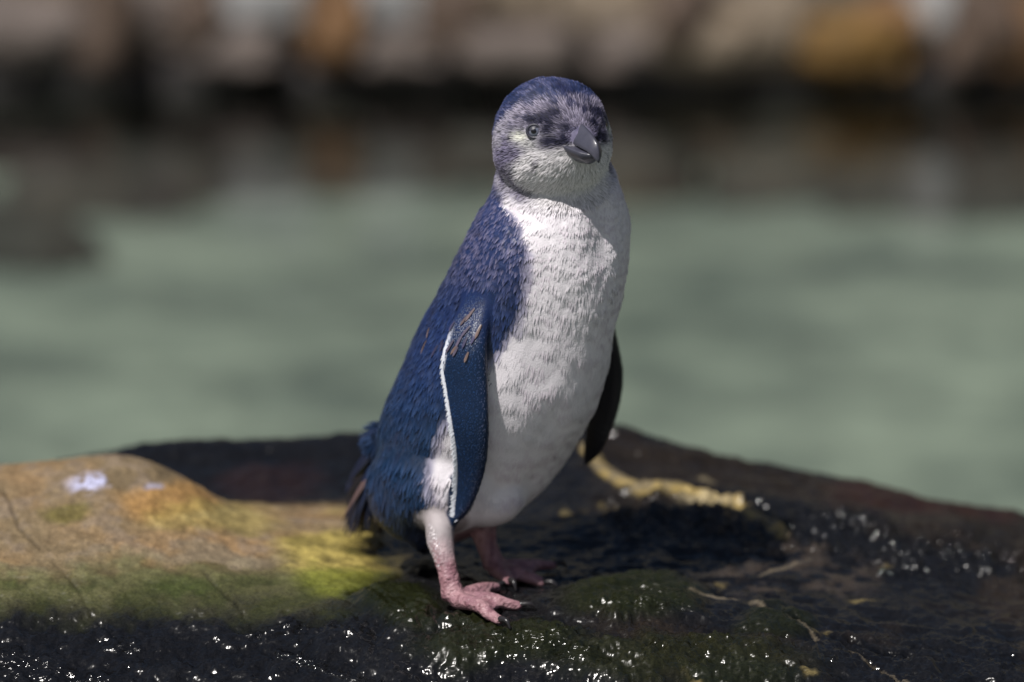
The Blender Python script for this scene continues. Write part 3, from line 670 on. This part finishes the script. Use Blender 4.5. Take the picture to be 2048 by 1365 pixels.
def feathers(name, P, N, D, L, Wd, lift, c_root, c_tip, mat, rows=4, ridge=.18, curl=.10, prof=None, kind='stuff'):
    n = len(P); D = nrm(D - (D * N).sum(1)[:, None] * N); S = np.cross(N, D)
    ts = np.linspace(0, 1, rows); prof = prof or (lambda t: np.interp(t, [0, .3, .7, .92, 1], [.55, .95, 1, .6, .08]))
    V = np.empty((n, rows, 3, 3)); Cc = np.empty((n, rows, 3, 3)); L = np.broadcast_to(L, n); Wd = np.broadcast_to(Wd, n); lift = np.broadcast_to(lift, n)
    for k, t in enumerate(ts):
        h = (lift * L * t - curl * L * t * t - .0006 * (1 - t))
        c = P + D * (L * (t - .25))[:, None] + N * h[:, None]
        wv = (Wd * .5 * prof(t))
        V[:, k, 0] = c - S * wv[:, None]; V[:, k, 2] = c + S * wv[:, None]; V[:, k, 1] = c + N * (ridge * wv)[:, None]
        col = c_root * (1 - t ** 1.5) + c_tip * t ** 1.5
        Cc[:, k] = col[:, None, :]
    base = np.arange(n)[:, None, None] * rows * 3; q = np.array([[r*3+j, r*3+j+1, (r+1)*3+j+1, (r+1)*3+j] for r in range(rows-1) for j in (0, 1)])
    F = (base + q[None]).reshape(-1, 4)
    return obj(name, new_mesh(name, V.reshape(-1, 3), F, mat, cols=np.clip(Cc.reshape(-1, 3), 0, 1)), root, kind=kind)
def flow(P, f=None):
    """feathers lie backwards from the bill and downwards along the body"""
    cx, cy, a, b, th = slice_at(P[:, 2]); D = np.zeros_like(P); D[:, 2] = -1
    D[:, 0] -= .28 * np.sin(th); D[:, 1] += .28 * np.cos(th)
    bill = HC + hf * HA * 1.2
    H = nrm(P - bill); fh, sh, uh = head_local(P); k = ss(1.6, 1.15, np.sqrt(fh**2 + sh**2 + uh**2))[:, None]
    return nrm(D) * (1 - k) + H * k
def jit(D, a): return D + rng.normal(0, a, D.shape)
BILL = HC + hf * HA * 1.07 - hu * HZ * .02
_e = hl(1063, 264); EYEP = head_pt(HA * _e[0], HB * _e[1], HZ * _e[2])
kdb = kd_of(BV)
loc_, idx_, _ = kdb.find(Vector(EYEP)); EYEP = BV[idx_]; EYEN = nrm((BV[idx_] - HC)[None])[0]
EYEM = EYEP - 2 * np.dot(EYEP - HC, hs) * hs; loc_, idx2, _ = kdb.find(Vector(EYEM)); EYEM = BV[idx2]; EYEMN = nrm((BV[idx2] - HC)[None])[0]

# body
headw = hd
P, N = sample(notf * (1 - ss(.3, .8, headw)), .00150)
c, whp, hdp, _ = plumage_colour(P)
azp = azimuth(P)
blue = whp < .5
Z1 = P[:, 2]; up_ = ss(ZR[620], ZR[480], Z1)
rv = rng.random(len(P)); n1 = fbm(P[:, 0]*90, P[:, 1]*90, P[:, 2]*45, 3, 91)
D = jit(flow(P), .10)
lgm = 1 - .62 * np.max([ss(.024, .014, np.minimum.reduce([np.linalg.norm(P - q, axis=1) for q in np.linspace(hp[0] * .3 + hp[1] * .7, hp[2], 6)])) for hp in LEGS], axis=0)
def sub(m, *arrs): return [a[m] for a in arrs]
m = blue
p, nn, dd, cc, uu, r1, nm, z1, lg = sub(m, P, N, D, c, up_, rv, n1, Z1, lgm)
tip = mix(cc * (.6 + 1.6 * r1[:, None]), mix(np.array((0.06, 0.10, 0.22)), LAV, uu) * (.5 + .5 * r1[:, None]), np.clip((.10 + .48 * uu) * ss(.25, 1, r1 + .3 * nm) + .30 * ss(.84, 1, r1), 0, .85))  # lavender shoulder tips put feather sheen into the colour
low = ss(ZR[700], ZR[960], z1)
feathers('blue_plumage', p, nn, dd, (.0085 - .0030 * uu + .006 * low) * lg, (.0024 - .0005 * uu) * (.4 + .6 * lg), (.12 - .04 * low) * lg * (.3 + 1.4 * r1), cc * .35, tip, M_FEATHER, 3)
m = ~blue
p, nn, dd, cc, uu, r1, nm, z1 = sub(m, P, N, D, c, up_, rv, n1, Z1)
wr = cc * (.87 + .03 * uu[:, None] + .10 * nm[:, None]); wt = cc * (.90 + .14 * r1[:, None]) * mix(np.array((1., 1., 1.)), np.array((.93, .88, .92)), ss(-.2, .4, nm));  # slightly darker roots paint shading between the feather scales
legz = ss(ZR[980], ZR[1030], z1)
feathers('white_plumage', p, nn, dd, (.0095 - .0048 * uu) * (1 - .7 * legz) * (.8 + .4 * r1), (.0016 + .0002 * uu) * (1 - .45 * legz), (.030 + .025 * uu) * (.3 + 1.4 * r1) * (1 - .5 * legz), wr, wt, M_DOWN, 3, curl=.03)
# loose longer wisps over the belly and flanks
q = (rng.random(len(p)) < .2 * (1 - uu)) & (z1 > ZR[1000])
feathers('wispy_plumage', p[q], nn[q], jit(dd[q], .12), .011, .0008, .06, wr[q] * .9, wt[q] * rng.uniform(.8, 1.05, (q.sum(), 1)), M_DOWN, 3, curl=.16)
# head
P, N = sample(ss(.15, .5, headw) * notf, .00092, 5)
c, whp, hdp, (fh, sh, uh) = plumage_colour(P)
dE = np.minimum(np.linalg.norm(P - EYEP, axis=1), np.linalg.norm(P - EYEM, axis=1)); dB = np.linalg.norm(P - BILL, axis=1)
m = (dE > .0047) & (dB > .0075)
P, N, c, dE, dB, fh, uh = sub(m, P, N, c, dE, dB, fh, uh)
c = plumage_colour(P + nrm(flow(P)) * .0016)[0]
r1 = rng.random(len(P)); near = np.minimum(ss(.004, .014, dE), ss(.006, .020, dB))
tip = c * (.55 + .95 * r1[:, None]); tip = tip * np.where((rng.random(len(P)) < .16) & (c.mean(1) < .5), .35, 1.0)[:, None]; face = ss(.0, .4, uh) * ss(-.4, .2, fh)
tip = mix(tip, np.array((0.42, 0.38, 0.50)), np.clip(ss(.72, .95, r1) * (.75 * face + .15), 0, .8) * ss(.025, .16, c.mean(1)))
feathers('head_plumage', P, N, jit(flow(P), .16), (.0024 + .0032 * near) * (.8 + .4 * r1), .0009, .34, c * (.32 + .38 * ss(.4, .65, c.mean(1)))[:, None], tip, M_DOWN, 3, .3, .12)

# worn pinkish feathers on the shoulder, white tuft under the flipper, dark rump feathers
def patch(name, pix, n, spread, L, Wd, cols, lift, mat, D0=None):
    pts = []
    for (px, py) in [pix[k % len(pix)] for k in range(n)]:
        a = at(px + rng.normal(0, spread), py + rng.normal(0, spread), -.05); g = at(px, py, .3)
        # walk along the sight line to the skin
        d = ray(px, py); best = None
        for t in np.linspace(3.35, 3.75, 200):
            q_ = CAM + d * t / d[1] * 1.0
            if kdb.find(Vector(q_))[2] < .004: best = q_; break
        if best is None: continue
        j = kdb.find(Vector(best + np.array([rng.normal(0, spread), 0, rng.normal(0, spread)]) * MM))[1]; pts.append(j)
    pts = np.array(pts); p, nn = BV[pts] + BN[pts] * .0012, BN[pts]
    dd = np.tile(np.array(D0 or (-.25, 0, -1.0)), (len(p), 1)); dd = jit(dd, .12)
    cc = np.array([cols[k % len(cols)] for k in range(len(p))]) * rng.uniform(.7, 1.1, len(p))[:, None]
    feathers(name, p, nn, dd, L * rng.uniform(.7, 1.2, len(p)), Wd, lift, cc * .5, cc, mat, 5, .25, .14)
patch('worn_feather_patch', [(935, 620), (915, 660), (880, 668), (915, 690), (930, 672), (850, 665), (895, 690), (870, 700), (940, 640), (905, 640)], 18, 14, .009, .0018,
      [(0.19, 0.14, 0.15), (0.13, 0.11, 0.17), (0.05, 0.05, 0.11), (0.22, 0.15, 0.135), (0.08, 0.075, 0.15)], .07, M_FEATHER, (-.45, 0, -1.0))

# flipper fringe: short stiff pale feathers along the trailing edge, and rows of tiny scale feathers on the blade
def flipper_rows():
    P_, N_, D_, C1, C2, L_ = [], [], [], [], [], []
    for k in np.linspace(11, 46, 330):
        i0 = int(k); f_ = k - i0; A = LEP[i0] * (1-f_) + LEP[i0+1] * f_; B = TRP[i0] * (1-f_) + TRP[i0+1] * f_
        d = (B - A) / np.linalg.norm(B - A); dd = d * .75 + np.array([0, 0, -.7])
        P_.append(B - d * .0035 + nv_ * .0016); N_.append(nv_); D_.append(dd); C1.append((.45, .47, .55)); C2.append((.82, .84, .90)); L_.append(.0050)
    P_, N_, D_, C1, C2 = map(np.array, (P_, N_, D_, C1, C2))
    feathers('flipper_fringe', P_, N_, jit(D_, .10), np.array(L_) * rng.uniform(.6, 1.25, len(L_)), .0013, .05, C1, C2, M_DOWN, 3, .2, .05)
flipper_rows()
P, N = sample(np.clip(is_flip * fl_front * outer, 0, 1) * (dT > .0045), .00135)
nn = N; cc = np.tile(np.array((0.003, 0.015, 0.050)), (len(P), 1)); r1 = rng.random(len(P))
edge = near_poly(P, dense(LEP, 200)); eg = ss(.008, .002, edge)
tipc = mix(cc * (1.0 + 2.2 * r1[:, None] ** 2), np.array((.16, .16, .24)), eg * .55 * ss(.3, .9, r1))
feathers('flipper_plumage', P - N * .0003, nn, jit(np.tile(np.array((-.45, 0, -1.0)), (len(P), 1)), .06), .0034, .0016, .20, cc * .4, tipc, M_FEATHER, 3, .3, .06)

# tail: a stubby fan of stiff dark feathers
TB = at(762, 900, .105)
for k in range(110):
    a = k / 109; px = rng.uniform(-1, 1); s0 = at(775 - 24 * a + rng.normal(0, 8), 862 + 95 * a + rng.normal(0, 10), .105 + .03 * px)
    e0 = at(688 + 82 * rng.random() ** 1.3 + rng.normal(0, 3), 1022 + 58 * rng.random(), .12 + .045 * px)
    if a < .45: e0 = at(690 + 40 * rng.random(), 950 + 120 * rng.random(), .12 + .04 * px)
    d = e0 - s0; L = np.linalg.norm(d); d = d / L; nrm_ = np.array([-.75, -.55, .25]) + rng.normal(0, .25, 3); sd = np.cross(d, nrm_); sd /= np.linalg.norm(sd); nn = np.cross(sd, d)
    wd = rng.uniform(.0018, .0032); V = []; C_ = []; base = np.array([(0.006, 0.008, 0.020), (0.008, 0.007, 0.010), (0.008, 0.013, 0.035), (0.07, 0.045, 0.045)][rng.choice(4, p=[.42, .32, .19, .07])])
    for t, wv in zip(np.linspace(0, 1, 7), [.6, .9, 1, 1, .85, .5, .06]):
        c_ = s0 + d * L * t + nn * (.10 * L * t * (1 - t) * 2); 
        V += [c_ - sd * wd * wv, c_ + nn * .0009, c_ + sd * wd * wv]; C_ += [base * .8, base * 1.4, base * .8]
    F = np.array([[r*3+j, r*3+j+1, (r+1)*3+j+1, (r+1)*3+j] for r in range(6) for j in (0, 1)])
    obj('tail_feather', new_mesh('tail_feather', np.array(V), F, M_FEATHER, cols=np.array(C_)), root)

# ------------------------------------------------------------------ bill, eyes, claws, drops
def bill():
    b0 = HC + hf * HA * .86 + hu * HZ * .02; tipp = at(1199, 309, (HC + hf * (HA + .024))[1])
    ax = tipp - b0; Lb = np.linalg.norm(ax); d = ax / Lb; s = np.cross(d, hu); s /= np.linalg.norm(s); u = np.cross(s, d)
    ang = np.linspace(0, 2*math.pi, 28, endpoint=False); ca, sa = np.cos(ang), np.sin(ang)
    up, lo = [], []
    for t in np.linspace(0, 1, 26):
        wdt = np.interp(t, [0, .25, .55, .8, .93, 1], [.0086, .0080, .0068, .0048, .0030, .0008]); ht = np.interp(t, [0, .3, .6, .85, .95, 1], [.0106, .0098, .0084, .0066, .0046, .0014])
        drop = np.interp(t, [0, .75, .9, 1], [.0004, .0, -.0014, -.0042])                 # hooked tip
        yy = np.where(sa > 0, sa * ht * (1 - .18 * np.abs(ca)), sa * .0016); xx = ca * wdt * np.where(sa > .2, 1 - .35 * sa, 1)
        up.append(b0 + d * Lb * t + np.outer(xx, s) + np.outer(yy + drop, u))
    for t in np.linspace(0, 1, 22):
        tt = t * .90; wdt = np.interp(t, [0, .3, .7, .92, 1], [.0142, .0124, .0084, .0042, .0008]); ht = np.interp(t, [0, .45, .75, 1], [.0090, .0104, .0078, .0010])
        yy = np.where(sa < 0, sa * ht * (1 - .15 * np.abs(ca)), sa * .0014); xx = ca * wdt
        lo.append(b0 + d * Lb * tt + np.outer(xx, s) + np.outer(yy - .0022 - .0006 * np.sin(t * 3), u))
    V, F = loft(up); obj('upper_bill', new_mesh('upper_bill', V, F, M_BEAK), root)
    V, F = loft(lo); obj('lower_bill', new_mesh('lower_bill', V, F, M_BEAK), root)
bill()
def eye(p, nrm_, name):
    bm = bmesh.new(); bmesh.ops.create_uvsphere(bm, u_segments=48, v_segments=48, radius=1)
    V = np.array([v.co[:] for v in bm.verts]); F = [tuple(v.index for v in f.verts) for f in bm.faces]; bm.free()
    r = .0045; nz = nrm_ / np.linalg.norm(nrm_); q = Vector(nz).to_track_quat('Z', 'Y').to_matrix(); Q = np.array(q)
    ang = np.degrees(np.arccos(np.clip(V[:, 2], -1, 1)))
    C = np.zeros((len(V), 3)); C[:] = (.02, .02, .03)
    C = mix(C, (.06, .065, .10), ss(60, 54, ang)); C = mix(C, (.13, .14, .19), ss(48, 43, ang)); C = mix(C, (.004, .004, .006), ss(25, 21, ang))
    e = obj('eye', new_mesh('eye', (V * r) @ Q.T + p - nz * .0024, F, M_EYE, cols=C), root)
    # eyelid ring
    t = np.linspace(0, 2*math.pi, 40, endpoint=False); a = np.linspace(0, 2*math.pi, 10, endpoint=False)
    TV = np.array([[(.0042 + .0009 * math.cos(b)) * math.cos(k) * 1.04, (.0042 + .0009 * math.cos(b)) * math.sin(k) * .96, .0008 * math.sin(b)] for k in t for b in a])
    TF = [(i*10+j, ((i+1) % 40)*10+j, ((i+1) % 40)*10+(j+1) % 10, i*10+(j+1) % 10) for i in range(40) for j in range(10)]
    obj('eyelid', new_mesh('eyelid', TV @ Q.T + p + nz * .0004, TF, M_LID), e); lid(p, nz, e, r * 1.06)
def lid(e_p, nz, e, r):
    up_v = np.array([0, 0, 1.0]) + .45 * (np.cross(nz, [0, 0, 1.0]) * np.sign(np.dot(np.cross(nz, [0, 0, 1.0]), EYEP - BILL)) if np.allclose(e_p, EYEP) else 0)
    up_v = up_v - nz * (up_v @ nz); up_v /= np.linalg.norm(up_v); sd = np.cross(up_v, nz); V = []; F = []
    for i_, th in enumerate(np.linspace(0, 1, 9)):
        for j_, a in enumerate(np.linspace(-1.35, 1.35, 17)):
            el = R(13) + th * R(60) + .25 * abs(a) ** 2 * (1 - th) * .3; v_ = nz * math.cos(el) * math.cos(a) + sd * math.cos(el) * math.sin(a) + up_v * math.sin(el); V.append(e_p - nz * .0026 + v_ * r)
    F = [(i_*17+j_, i_*17+j_+1, (i_+1)*17+j_+1, (i_+1)*17+j_) for i_ in range(8) for j_ in range(16)]
    obj('upper_lid', new_mesh('upper_lid', np.array(V), F, M_LID), e)
vdir = nrm((EYEN * .8 + np.array([0.08, -.25, 0]))[None])[0]
eye(EYEP, vdir, 'near'); eye(EYEM - EYEMN * .0012, EYEMN, 'far')
for k in FOOT:
    for (b, m_, q_, t) in FOOT[k][2]:
        d = t - q_; d[2] = 0; d /= np.linalg.norm(d)
        p0 = t - d * .003 + np.array([0, 0, .0012]); p1 = t + d * .0045 + np.array([0, 0, .0016]); p2 = t + d * .0085; p2[2] = rock_z(p2[0], p2[1]) + .0010
        V, F = tube([p0, p1, p2], [.0022, .0017, .0004], 10); obj('claw', new_mesh('claw', V, F, M_CLAW), root)
